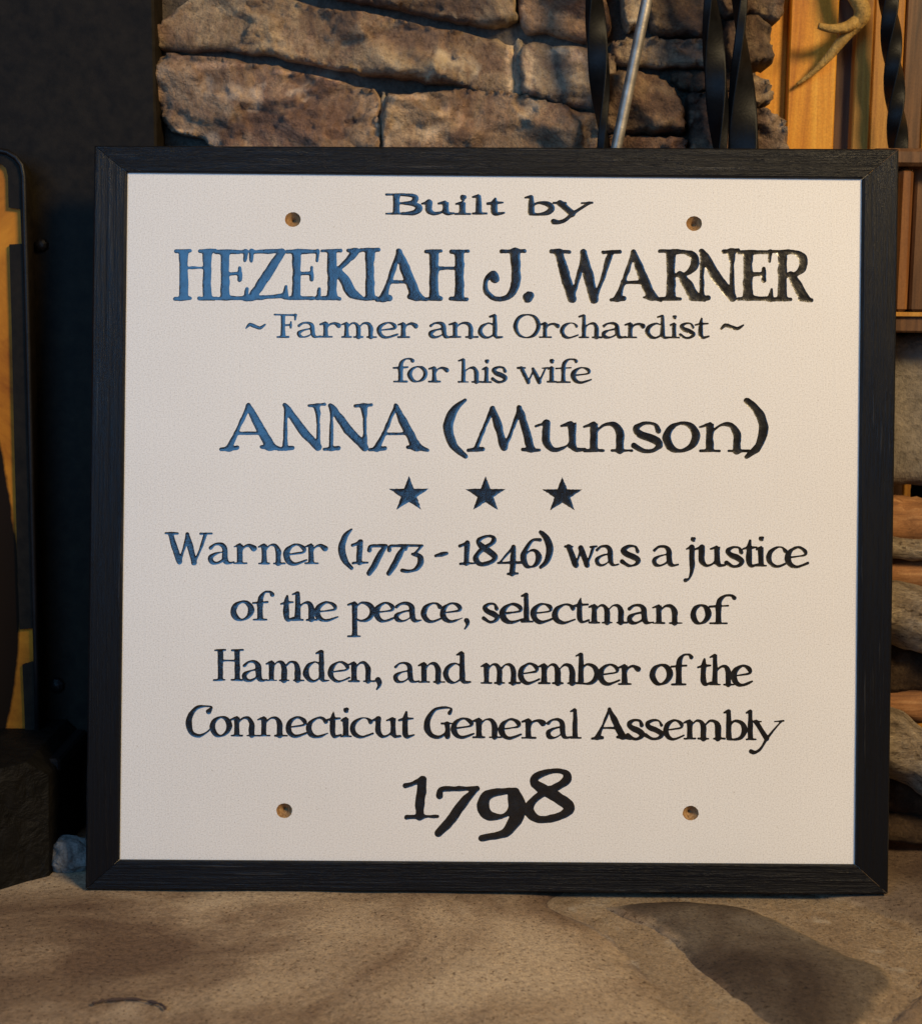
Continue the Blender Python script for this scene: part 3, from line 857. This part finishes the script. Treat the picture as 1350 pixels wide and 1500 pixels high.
def px(X, Y, y=YD):
    p = at_y(X, Y, y)
    return Vector((p.x, p.y, p.z))


outer = [(-640, 222), (-60, 222), (-10, 222), (8, 226), (20, 233), (28, 243), (32, 258), (34, 330), (38, 480), (42, 640), (46, 800), (50, 960), (53, 1108), (-640, 1108)]
hole = [(-600, 238), (-12, 238), (2, 240), (9, 246), (12, 258), (13, 304), (30, 306), (32, 357), (14, 358), (17, 460), (20, 600), (24, 760), (29, 922), (51, 920), (53, 968), (33, 974), (36, 1040), (38, 1096), (-600, 1103)]
lo_, lh_ = [np.array([(px(*p).x, px(*p).z) for p in q]) for q in (outer, hole)]
V, T = cdt([lo_, lh_])
A, B = edges_of([lo_, lh_])
T = T[inside(V[T].mean(1), A, B)]
mb = MB(so)
fs = []
for t in T:
    a, b, c = (V[i] for i in t)
    s2 = (b[0] - a[0]) * (c[1] - a[1]) - (b[1] - a[1]) * (c[0] - a[0])
    fs.append(tuple(int(i) for i in (t if s2 > 0 else t[::-1])))
mb.add([(v[0], YD, v[1]) for v in V], fs)
for q in (lo_, lh_):
    n = len(q)
    mb.add([(v[0], YD, v[1]) for v in q] + [(v[0], YD + .03, v[1]) for v in q], [(i, (i + 1) % n, n + (i + 1) % n, n + i) for i in range(n)])
door = mb.build('door', M_STOVE, stove)
mb = MB(so)
rim = [px(x, y, YD - .001) for x, y in [(-640, 219), (-60, 219), (-8, 219), (11, 223), (24, 231), (32, 242), (35, 258), (37, 330), (41, 480), (45, 640), (49, 800), (53, 960), (56, 1108)]]
mb.tube(rim, 0.0024, 8)
mb.build('door_rim', M_CAST, door, True)
# window glass: warm room reflection painted as amber, its dark lower patch painted too
m, nt, b = mat_base('painted_reflection_glass', 0.4, spec=0.05)
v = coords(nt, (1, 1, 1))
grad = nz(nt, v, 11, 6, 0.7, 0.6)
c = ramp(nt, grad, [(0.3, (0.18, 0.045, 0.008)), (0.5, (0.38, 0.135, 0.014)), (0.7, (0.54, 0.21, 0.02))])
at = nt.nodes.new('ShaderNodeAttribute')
at.attribute_name = 'reflection_dark'
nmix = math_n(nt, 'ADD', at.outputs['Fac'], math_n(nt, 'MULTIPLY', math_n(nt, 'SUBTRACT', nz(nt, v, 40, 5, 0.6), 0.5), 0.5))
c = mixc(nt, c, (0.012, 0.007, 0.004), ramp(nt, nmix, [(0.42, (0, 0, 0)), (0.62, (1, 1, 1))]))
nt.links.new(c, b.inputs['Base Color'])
YG = YD + .004
gh = [(-612, 228), (-12, 229), (4, 231), (16, 238), (20, 255), (21, 297), (31, 298), (33.5, 364), (22, 366), (24, 460), (27, 600), (31, 760), (35, 912), (52, 911), (54, 976), (41, 982), (44, 1040), (46, 1104), (-612, 1112)]
gl2 = np.array([(at_y(x, y, YG).x, at_y(x, y, YG).z) for x, y in gh])
A, B = edges_of([gl2])
lo, hi = gl2.min(0), gl2.max(0)
Cx, Cz = np.meshgrid(np.arange(hi[0] - .09, hi[0], .0022), np.arange(lo[1], hi[1], .0022))
Cp = np.stack([Cx.ravel(), Cz.ravel()], 1)
Cp = Cp[inside(Cp, A, B)]
Cp = Cp[edge_dist(Cp, A, B) > .0008]
V, T = cdt([gl2], Cp)
T = T[inside(V[T].mean(1), A, B)]
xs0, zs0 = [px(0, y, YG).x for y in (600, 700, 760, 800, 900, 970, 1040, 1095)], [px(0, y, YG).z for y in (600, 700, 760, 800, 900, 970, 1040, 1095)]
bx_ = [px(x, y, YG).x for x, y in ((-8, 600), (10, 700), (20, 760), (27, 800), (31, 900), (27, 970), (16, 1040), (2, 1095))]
reflection_dark = []  # mask for the dark part painted into the glass reflection
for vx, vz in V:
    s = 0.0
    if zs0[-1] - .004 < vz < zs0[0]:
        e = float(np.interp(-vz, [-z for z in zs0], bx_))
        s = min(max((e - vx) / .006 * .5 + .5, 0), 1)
    reflection_dark.append(s)
fs = []
for t in T:
    p_, q_, r_ = (V[i] for i in t)
    s2 = (q_[0] - p_[0]) * (r_[1] - p_[1]) - (q_[1] - p_[1]) * (r_[0] - p_[0])
    fs.append(tuple(int(i) for i in (t if s2 > 0 else t[::-1])))
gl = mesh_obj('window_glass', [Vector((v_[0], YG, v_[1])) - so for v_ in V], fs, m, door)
at = gl.data.attributes.new('reflection_dark', 'FLOAT', 'POINT')
at.data.foreach_set('value', reflection_dark)
# bolt heads
for (X, Y, r) in ((62, 359, .0062), (84, 1003, .0075)):
    p = at_y(X, Y, 0.152)
    mb = MB(so)
    pr = []
    for rr, yy in ((1.0, 0.0), (1.0, -.002), (.85, -.0045), (.5, -.006), (.1, -.0066)):
        pr.append([(p.x + r * rr * math.cos(a * math.pi / 4 + .3), p.y + yy, p.z + r * rr * math.sin(a * math.pi / 4 + .3)) for a in range(8)])
    mb.add([q for s_ in pr for q in s_], [(j * 8 + i, j * 8 + (i + 1) % 8, j * 8 + 8 + (i + 1) % 8, j * 8 + 8 + i) for j in range(4) for i in range(8)] + [tuple(32 + i for i in range(8))])
    mb.build('bolt', M_CAST, stove)
# ledge under the door and the rough cast base
mb = MB(so)
pz = px(20, 1122, .06).z
mb.box((-1.2, 0.06, pz - .006), (px(88, 1115, .06).x, 0.151, pz + .006), 0.002)
mb.build('ash_ledge', M_CAST, stove)
mb = MB(so)
base_pts = [at_z(x, y, 0) for x, y in ((-600, 1420), (-300, 1385), (-80, 1332), (0, 1304), (40, 1292), (72, 1284), (88, 1268), (100, 1240))]
top_z = [.10] * 5 + [.085, .07, .06]
vs, n = [], len(base_pts)
for p, z in zip(base_pts, top_z):
    vs += [(p.x, p.y, 0.0), (p.x, p.y + .008, z), (p.x, .16, z), (p.x, .16, 0)]
fs = []
for i in range(n - 1):
    for k in range(3):
        fs.append((i * 4 + k, (i + 1) * 4 + k, (i + 1) * 4 + k + 1, i * 4 + k + 1))
fs.append(((n - 1) * 4, (n - 1) * 4 + 3, (n - 1) * 4 + 2, (n - 1) * 4 + 1))
mb.add(vs, [f[::-1] for f in fs])
mb.build('cast_base', M_SOOT, stove)
# small pale stone lying in the corner by the insert
rv, rf, rt = [], [], []
rk = at_z(100, 1284, 0)
rock_m = m_stone('pale_blue_stone', [(.13, .12, .11), (.24, .225, .20), (.34, .32, .29), (.42, .39, .35), (.28, .23, .18)], 2.5, 1.0, tint=False)
import bmesh
bm = bmesh.new()
bmesh.ops.create_icosphere(bm, subdivisions=4, radius=1)
for v in bm.verts:
    n_ = mnoise.fractal(v.co * 1.3 + Vector((3, 1, 7)), 1.0, 2.0, 4)
    v.co *= 1 + .22 * n_
    v.co = Vector((v.co.x * .019, v.co.y * .014, max(v.co.z * .0165, -.011) + .011))
me = bpy.data.meshes.new('loose_stone')
bm.to_mesh(me)
bm.free()
me.materials.append(rock_m)
ro = bpy.data.objects.new('loose_stone', me)
COL.objects.link(ro)
ro.location = (rk.x, rk.y + .016, .001)
tag(ro, "small pale blue grey stone on the hearth by the sign's lower left corner", 'stone')

# ------------------------------------------------------------------ fire tools leaning behind the sign
def bar_section(w, h, r=.12):
    pts = []
    for sx, sy, a0 in ((1, -1, -90), (1, 1, 0), (-1, 1, 90), (-1, -1, 180)):
        for k in range(4):
            a = math.radians(a0 + 30 * k)
            pts.append((sx * (w - r) + r * math.cos(a), sy * (h - r) + r * math.sin(a)))
    out = []
    for i, p in enumerate(pts):
        q = pts[(i + 1) % len(pts)]
        out.append(p)
        if math.hypot(q[0] - p[0], q[1] - p[1]) > .3:
            for t in (.08, .5, .92):
                out.append((p[0] + (q[0] - p[0]) * t, p[1] + (q[1] - p[1]) * t))
    return out


SQ = bar_section(.8, .8)
FL = bar_section(1.0, .42)


def tool(top, low, y, rad, sec, twist, label, head, mat=M_IRON, rads=None, seg=12):
    a, b = at_y(top[0], top[1], y), at_y(low[0], low[1], y)
    d = (b - a)
    foot_p = a + d * ((a.z - 0.07) / (a.z - b.z))
    head_p = a - d.normalized() * 0.16
    t = thing('fireplace_tool', label, 'fire tool', (foot_p.x, y, 0), 'iron fire tools standing behind the sign')
    org = (foot_p.x, y, 0)
    n = 320
    pts = [head_p.lerp(foot_p, k / n) for k in range(n + 1)]
    if rads:
        rr = []
        for p in pts:
            f = (a.z - p.z) / (a.z - b.z)
            f = min(max(f, 0), 1)
            rr.append(rads[0] + (rads[1] - rads[0]) * f)
    else:
        rr = rad
    mb = MB(org)
    mb.tube(pts, rr, seg, sec, twist)
    mb.build('shaft', mat, t, True)
    mb = MB(org)
    k = head_p
    mb.tube([k + Vector((0, 0, -.004)), k + Vector((0, 0, .004)), k + Vector((0, 0, .016)), k + Vector((0, 0, .028)), k + Vector((0, 0, .034))], [.007, .012, .015, .011, .002], 14)
    mb.build('knob', M_IRON, t, True)
    mb = MB(org)
    x, y_, z = foot_p
    if head == 'shovel':
        mb.box((x - .035, y_ - .003, .001), (x + .035, y_ + .003, .075), .001)
    elif head == 'brush':
        mb.box((x - .022, y_ - .014, .035), (x + .022, y_ + .014, .075), .003)
        mb.tube([(x, y_, .036), (x, y_, .001)], [.018, .024], 14)
    else:
        mb.tube([(x, y_, .08), (x, y_, .02), (x - .008, y_, .004)], [.0055, .005, .004], 10)
    mb.build(head, M_IRON, t)
    return t


tool((870, 0), (884, 213), .132, .0085, FL, 24, 'twisted flat black iron fire tool just left of the bare steel poker', 'shovel')
tool((1040, 0), (1054, 213), .131, .0090, FL, 22, 'slim twisted black iron fire tool right of the bare steel poker, before the stones', 'brush')
tool((1083, 0), (1088, 213), .131, .0100, FL, 18, 'widest twisted black iron fire tool, flaring downwards at the end of the stones', 'tongs_tip', rads=(.0085, .0125))
tool((1301, 0), (1317, 250), .198, .0085, SQ, 38, 'twisted square black iron fire tool with bright edges before the pine boards', 'hook')
tool((951, -20), (903, 213), .129, .0047, None, 0, 'plain round bare steel poker leaning left behind the sign', 'point', M_STEEL)

# ------------------------------------------------------------------ pine boards on the right
M_PINE = m_wood('varnished_pine', [(0.40, 0.14, 0.012), (0.60, 0.25, 0.022), (0.70, 0.34, 0.04)], (90, 90, 5), 0.4)
M_PINE2 = m_wood('darker_pine', [(0.27, 0.105, 0.012), (0.42, 0.19, 0.026), (0.50, 0.26, 0.045)], (110, 110, 6), 0.5)
M_BROWN = m_wood('dark_brown_wood', [(0.05, 0.022, 0.010), (0.10, 0.045, 0.018), (0.16, 0.075, 0.03)], (120, 120, 8), 0.5)
M_RED = m_wood('reddish_wood', [(0.10, 0.036, 0.010), (0.18, 0.07, 0.02), (0.25, 0.11, 0.033)], (120, 120, 8), 0.5)
YB = 0.23
pine = thing('pine_trim', 'orange varnished pine boards standing upright at the end of the stone wall', 'wood trim', (at_y(1220, 200, YB).x, YB, 0))
for (X0, X1, y, mt) in ((1060, 1151, .235, M_PINE), (1154, 1224, .225, M_PINE), (1220, 1254, .240, M_BROWN), (1251, 1276, .226, M_PINE2), (1277, 1321, .234, M_PINE2), (1323, 1352, .242, M_BROWN), (1353, 1600, .242, M_PINE2)):
    xa, xb = at_y(X0, 110, y).x, at_y(X1, 110, y).x
    mb = MB(pine.location)
    mb.box((xa, y, 0), (xb, y + .022, 0.95), .0012)
    mb.build('board', mt, pine)
mb = MB(pine.location)
xa, xb = at_y(1060, 110, .275).x, at_y(1600, 110, .275).x
mb.box((xa, .275, 0), (xb, .29, 0.95))
mb.build('backing', M_BROWN, pine)

# antler hanging on the boards
M_ANT = m_stone('antler_bone', [(.22, .12, .03), (.38, .22, .055), (.46, .28, .075), (.52, .33, .10), (.34, .19, .05)], 3, .5, .6, tint=False)
an_p = at_y(1240, 45, .20)
mb = MB(an_p)
A3 = lambda X, Y, y=.17: at_y(X, Y, y + .03)
mb.tube(catmull([A3(1166, 124, .188), A3(1190, 106, .184), A3(1214, 82, .18), A3(1238, 52, .176), A3(1258, 30, .172), A3(1262, 14, .17), A3(1250, -10, .17), A3(1232, -50, .176)], 6), [.0012 + .0062 * min(1, k / 26) for k in range(43)], 10)
mb.tube(catmull([A3(1256, 30, .172), A3(1238, 40, .168), A3(1218, 42, .165), A3(1198, 38, .164)], 6), [.0062 - .0035 * k / 18 for k in range(19)], 10)
an = mesh_obj('antler', mb.v, mb.f, M_ANT, None, True)
an.location = an_p
tag(an, 'tan curved antler hanging on the pine boards at top right', 'antler')

# ------------------------------------------------------------------ bench end, stone block and firewood at the right edge
bo = at_y(1335, 460, .12)
bench = thing('wooden_bench', 'dark reddish wooden bench end with a light edged seat right of the sign', 'bench', (bo.x + .1, .14, 0))
xl = at_y(1309, 350, .125).x
zs = at_y(1330, 458, .10).z
mb = MB(bench.location)
mb.box((at_y(1313, 350, .135).x, .135, zs), (at_y(1334, 350, .135).x, .165, at_y(1330, 246, .135).z), .003)
mb.build('post', M_RED, bench)
mb = MB(bench.location)
mb.box((at_y(1336, 350, .15).x, .150, zs + .001), (at_y(1336, 350, .15).x + .5, .162, at_y(1330, 222, .15).z), .002)
mb.build('back_panel', M_BROWN, bench)
mb = MB(bench.location)
mb.box((xl - .02, .128, at_y(1330, 246, .135).z + .001), (xl + .5, .172, at_y(1330, 218, .135).z), .003)
mb.build('top_rail', M_BROWN, bench)
mb = MB(bench.location)
zb = at_y(1330, 487, .10).z
mb.box((xl - .02, .10, zb), (xl + .5, .19, zs), .0015)
seat = mb.build('seat', M_BROWN, bench)
mb = MB(bench.location)
mb.box((xl - .02, .0965, zs - .003), (xl + .5, .0995, zs + .0005))
mb.build('seat_edge', M_PINE2, seat)
mb = MB(bench.location)
for x in (xl + .36, ):
    mb.box((x, .12, 0), (x + .05, .17, zb), .003)
mb.build('leg', M_BROWN, bench)
# the grey block
gv, gf, gt = [], [], []
gb = [(p.x, p.z) for p in (at_y(X, Y, .15) for X, Y in ((1270, 492), (1320, 490), (1420, 490), (1420, 600), (1420, 706), (1330, 708), (1270, 706), (1270, 600)))]
gc = Vector((sum(p[0] for p in gb) / 8, .15, 0))
slab(gv, gf, gt, gb, lambda x, z, h: Vector((x - gc.x, -h, z)), .006, .012, .006, .002, 0, (1, 1, 1), .04, 20, 2.2, 3)
blk = tint_mesh('stone_block', gv, gf, gt, m_stone('grey_block', [(.13, .105, .08), (.19, .16, .125), (.23, .195, .155), (.26, .22, .18), (.2, .18, .15)], 1.2, .6, tint=False))
blk.location = gc
tag(blk, 'plain grey brown stone block under the bench seat, above the firewood', 'stone block')
# firewood
M_BARK = m_stone('birch_bark', [(.13, .09, .055), (.36, .275, .185), (.50, .40, .28), (.60, .50, .37), (.07, .05, .035)], 2.0, 1.8, .85, tint=False, pits=.8, stretch=(.35, 1, 1))
M_SPLIT = m_wood('split_firewood', [(.12, .05, .02), (.25, .11, .038), (.36, .19, .08)], (14, 190, 190), .8)
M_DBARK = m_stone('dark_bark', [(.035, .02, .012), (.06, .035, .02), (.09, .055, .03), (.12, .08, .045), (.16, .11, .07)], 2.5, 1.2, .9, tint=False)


def log(p0, p1, r, mat, label, split=None):
    p0, p1 = Vector(p0), Vector(p1)
    n, m = 22, 20
    d = (p1 - p0).normalized()
    a = Vector((0, 0, 1)).cross(d).normalized()
    b = d.cross(a)
    vs, fs = [], []
    sd = random.uniform(0, 50)
    c = (p0 + p1) / 2
    for i in range(n + 1):
        q = p0.lerp(p1, i / n)
        for k in range(m):
            t = 2 * math.pi * k / m
            ca, sa = math.cos(t), math.sin(t)
            rr = r * (1 + .20 * mnoise.fractal(Vector((ca * 1.4 + sd, sa * 1.4, i * .22)), 1, 2, 3))
            if split is not None:
                rr = min(rr, r * .25 / max(math.cos(t - split), 1e-3)) if math.cos(t - split) > .2 else rr
            vs.append(q + (a * ca + b * sa) * rr - c)
    for i in range(n):
        for k in range(m):
            fs.append((i * m + k, i * m + (k + 1) % m, (i + 1) * m + (k + 1) % m, (i + 1) * m + k))
    o = mesh_obj('firewood_log', vs, fs, mat, None, True)
    o.location = c
    for e, q in ((0, p0), (n, p1)):
        ev = [vs[e * m + k] + (c - c) for k in range(m)]
        f = tuple(range(m)) if e else tuple(range(m - 1, -1, -1))
        mesh_obj('cut_end', [v + d * (.0008 if e else -.0008) for v in ev], [f], M_SPLIT, o)
    tag(o, label, 'log', 'firewood logs stacked at the right edge')
    return o


def lp(X, Y, y, dx=0.0):
    p = at_y(X, Y, y)
    return Vector((p.x + dx, p.y, p.z))


LG = [
 ((1256, 758), (1420, 768), .135, .022, M_SPLIT, 'orange split log under the stone block, topmost in the stack'),
 ((1250, 798), (1430, 812), .112, .0095, M_BARK, 'thin whitish log right of the sign between two orange ones', ),
 ((1250, 838), (1430, 850), .128, .018, M_SPLIT, 'orange brown split log just below the thin whitish log'),
 ((1240, 868), (1430, 940), .095, .026, M_BARK, 'thick pale bark log lying just above the dark gap in the stack'),
 ((1240, 970), (1430, 984), .125, .024, M_DBARK, 'shadowed dark log in the middle of the stack'),
 ((1240, 1024), (1430, 1036), .118, .016, M_SPLIT, 'brown split log above the lower pale bark log'),
 ((1235, 1050), (1430, 1160), .085, .027, M_BARK, 'lower pale bark log with dark cracks, sloping down right'),
 ((1240, 1150), (1430, 1172), .118, .022, M_DBARK, 'dark log near the bottom of the stack'),
 ((1240, 1206), (1430, 1222), .100, .0125, M_DBARK, 'thin brown log lowest in the stack, on the hearth'),
]
for q in LG:
    log(lp(*q[0], q[2]), lp(*q[1], q[2]), q[3], q[4], q[5])

# ------------------------------------------------------------------ the sign
sign = thing('sign', 'square white wooden sign with carved black lettering in a black frame, leaning on the hearth', 'sign', ROOT)
sign.rotation_euler = (-LEAN, 0, 0)
all_loops, bounds = [], []


def prof_letter(d):
    return 0.40 * (1 - np.exp(-d / 0.9))


for L in LINES:
    lo = line_loops(L)
    all_loops.append(lo)
    o = carve('lettering', lo, M_LET, sign, 2.2 if L[5] > 10 else 1.6, prof_letter)
    o['label'] = L[0]
for (cx, cy) in ((598.8, 724.5), (710.8, 724.8), (823.2, 725.5)):
    P = []
    for k in range(10):
        a = -math.pi / 2 + k * math.pi / 5
        r = 1.0 if k % 2 == 0 else .40
        P.append((cx + 31 * r * math.cos(a), cy + 27.5 * r * math.sin(a)))
    Q = []
    for k in range(10):
        a, b = np.array(P[k]), np.array(P[(k + 1) % 10])
        for t in range(8):
            q = a + (b - a) * t / 8
            if t:
                q = q + rng.normal(scale=.22, size=2)
            Q.append(q)
    lo = [np.array(Q)]
    all_loops.append(lo)
    carve('star', lo, M_LET, sign, 2.2, prof_letter)


def prof_hole(d):
    return np.where(d > 8.6, 16 + 0 * d, d * 1.15 + 1.2 * np.minimum(d, 1))


for (cx, cy) in ((429, 321.5), (1016, 327.5), (416.5, 1187.5), (1011, 1191)):
    a = np.arange(36) * 2 * math.pi / 36
    lo = [np.stack([cx + 11.6 * np.cos(a), cy + 10.8 * np.sin(a)], 1) + rng.normal(scale=.15, size=(36, 2))]
    all_loops.append(lo)
    carve('screw_hole', lo, M_RAW, sign, 1.5, prof_hole)

# panel: one board, opened where letters, stars and holes are cut
rect = np.array([(170, 246), (1270, 254), (1262, 1274), (168, 1267)], float)
flat_l = [rect] + [l for lo in all_loops for l in lo]
V, T = cdt(flat_l)
cen = V[T].mean(1)
keep = np.ones(len(T), bool)
for lo in all_loops:
    A, B = edges_of(lo)
    a, b = A.min(0), A.max(0)
    idx = np.nonzero((cen[:, 0] > a[0]) & (cen[:, 0] < b[0]) & (cen[:, 1] > a[1]) & (cen[:, 1] < b[1]))[0]
    keep[idx[inside(cen[idx], A, B)]] = False
T = T[keep]
F2 = to_face(V)
verts = [(p[0], 0.0, p[1]) for p in F2]
faces = []
for t in T:
    a, b, c = (F2[q] for q in t)
    s2 = (b[0] - a[0]) * (c[1] - a[1]) - (b[1] - a[1]) * (c[0] - a[0])
    faces.append(tuple(int(q) for q in (t if s2 > 0 else t[::-1])))
rb = to_face(rect)
k = len(verts)
verts += [(p[0], .0005, p[1]) for p in rb] + [(p[0], .0155, p[1]) for p in rb]
faces += [(k + i, k + (i + 1) % 4, k + 4 + (i + 1) % 4, k + 4 + i) for i in range(4)] + [(k + 4, k + 5, k + 6, k + 7)]
mesh_obj('panel', verts, faces, M_WHITE, sign)

# frame: four mitred rails
NF = 0.0032
OUT = [board(*p, NF) for p in ((138, 212.5), (1316.5, 217.5), (1300.5, 1310.5), (124.5, 1304))]
INN = [board(*p, NF) for p in ((186, 252), (1263, 261.5), (1252.5, 1267), (174.5, 1260))]
PROF = [(0.0, -.017), (0.0, NF - .0022), (.02, NF - .0008), (.06, NF), (.94, NF), (.98, NF - .0006), (1.0, NF - .002), (1.0, -.0005), (1.0, -.017)]
for i in range(4):
    j = (i + 1) % 4
    rows = []
    N = 24
    for s in range(N + 1):
        f = s / N
        row = []
        for t, h in PROF:
            a = Vector(OUT[i]).lerp(Vector(INN[i]), t)
            b = Vector(OUT[j]).lerp(Vector(INN[j]), t)
            e = (b - a).normalized() * .00022
            p = (a + e).lerp(b - e, f)
            row.append((p.x, -h + .00025 * mnoise.noise(Vector((f * 6, t * 2, i * 5))), p.y))
        rows.append(row)
    m_ = len(PROF)
    vs = [v for r in rows for v in r]
    fs = [(a * m_ + b, a * m_ + b + 1, (a + 1) * m_ + b + 1, (a + 1) * m_ + b) for a in range(N) for b in range(m_ - 1)]
    fs += [(a * m_ + m_ - 1, a * m_, (a + 1) * m_, (a + 1) * m_ + m_ - 1) for a in range(N)]
    fs += [tuple(range(m_)), tuple(N * m_ + q for q in range(m_ - 1, -1, -1))]
    mesh_obj('frame_rail', vs, [f[::-1] for f in fs], M_RAIL_H if i % 2 == 0 else M_RAIL_V, sign)
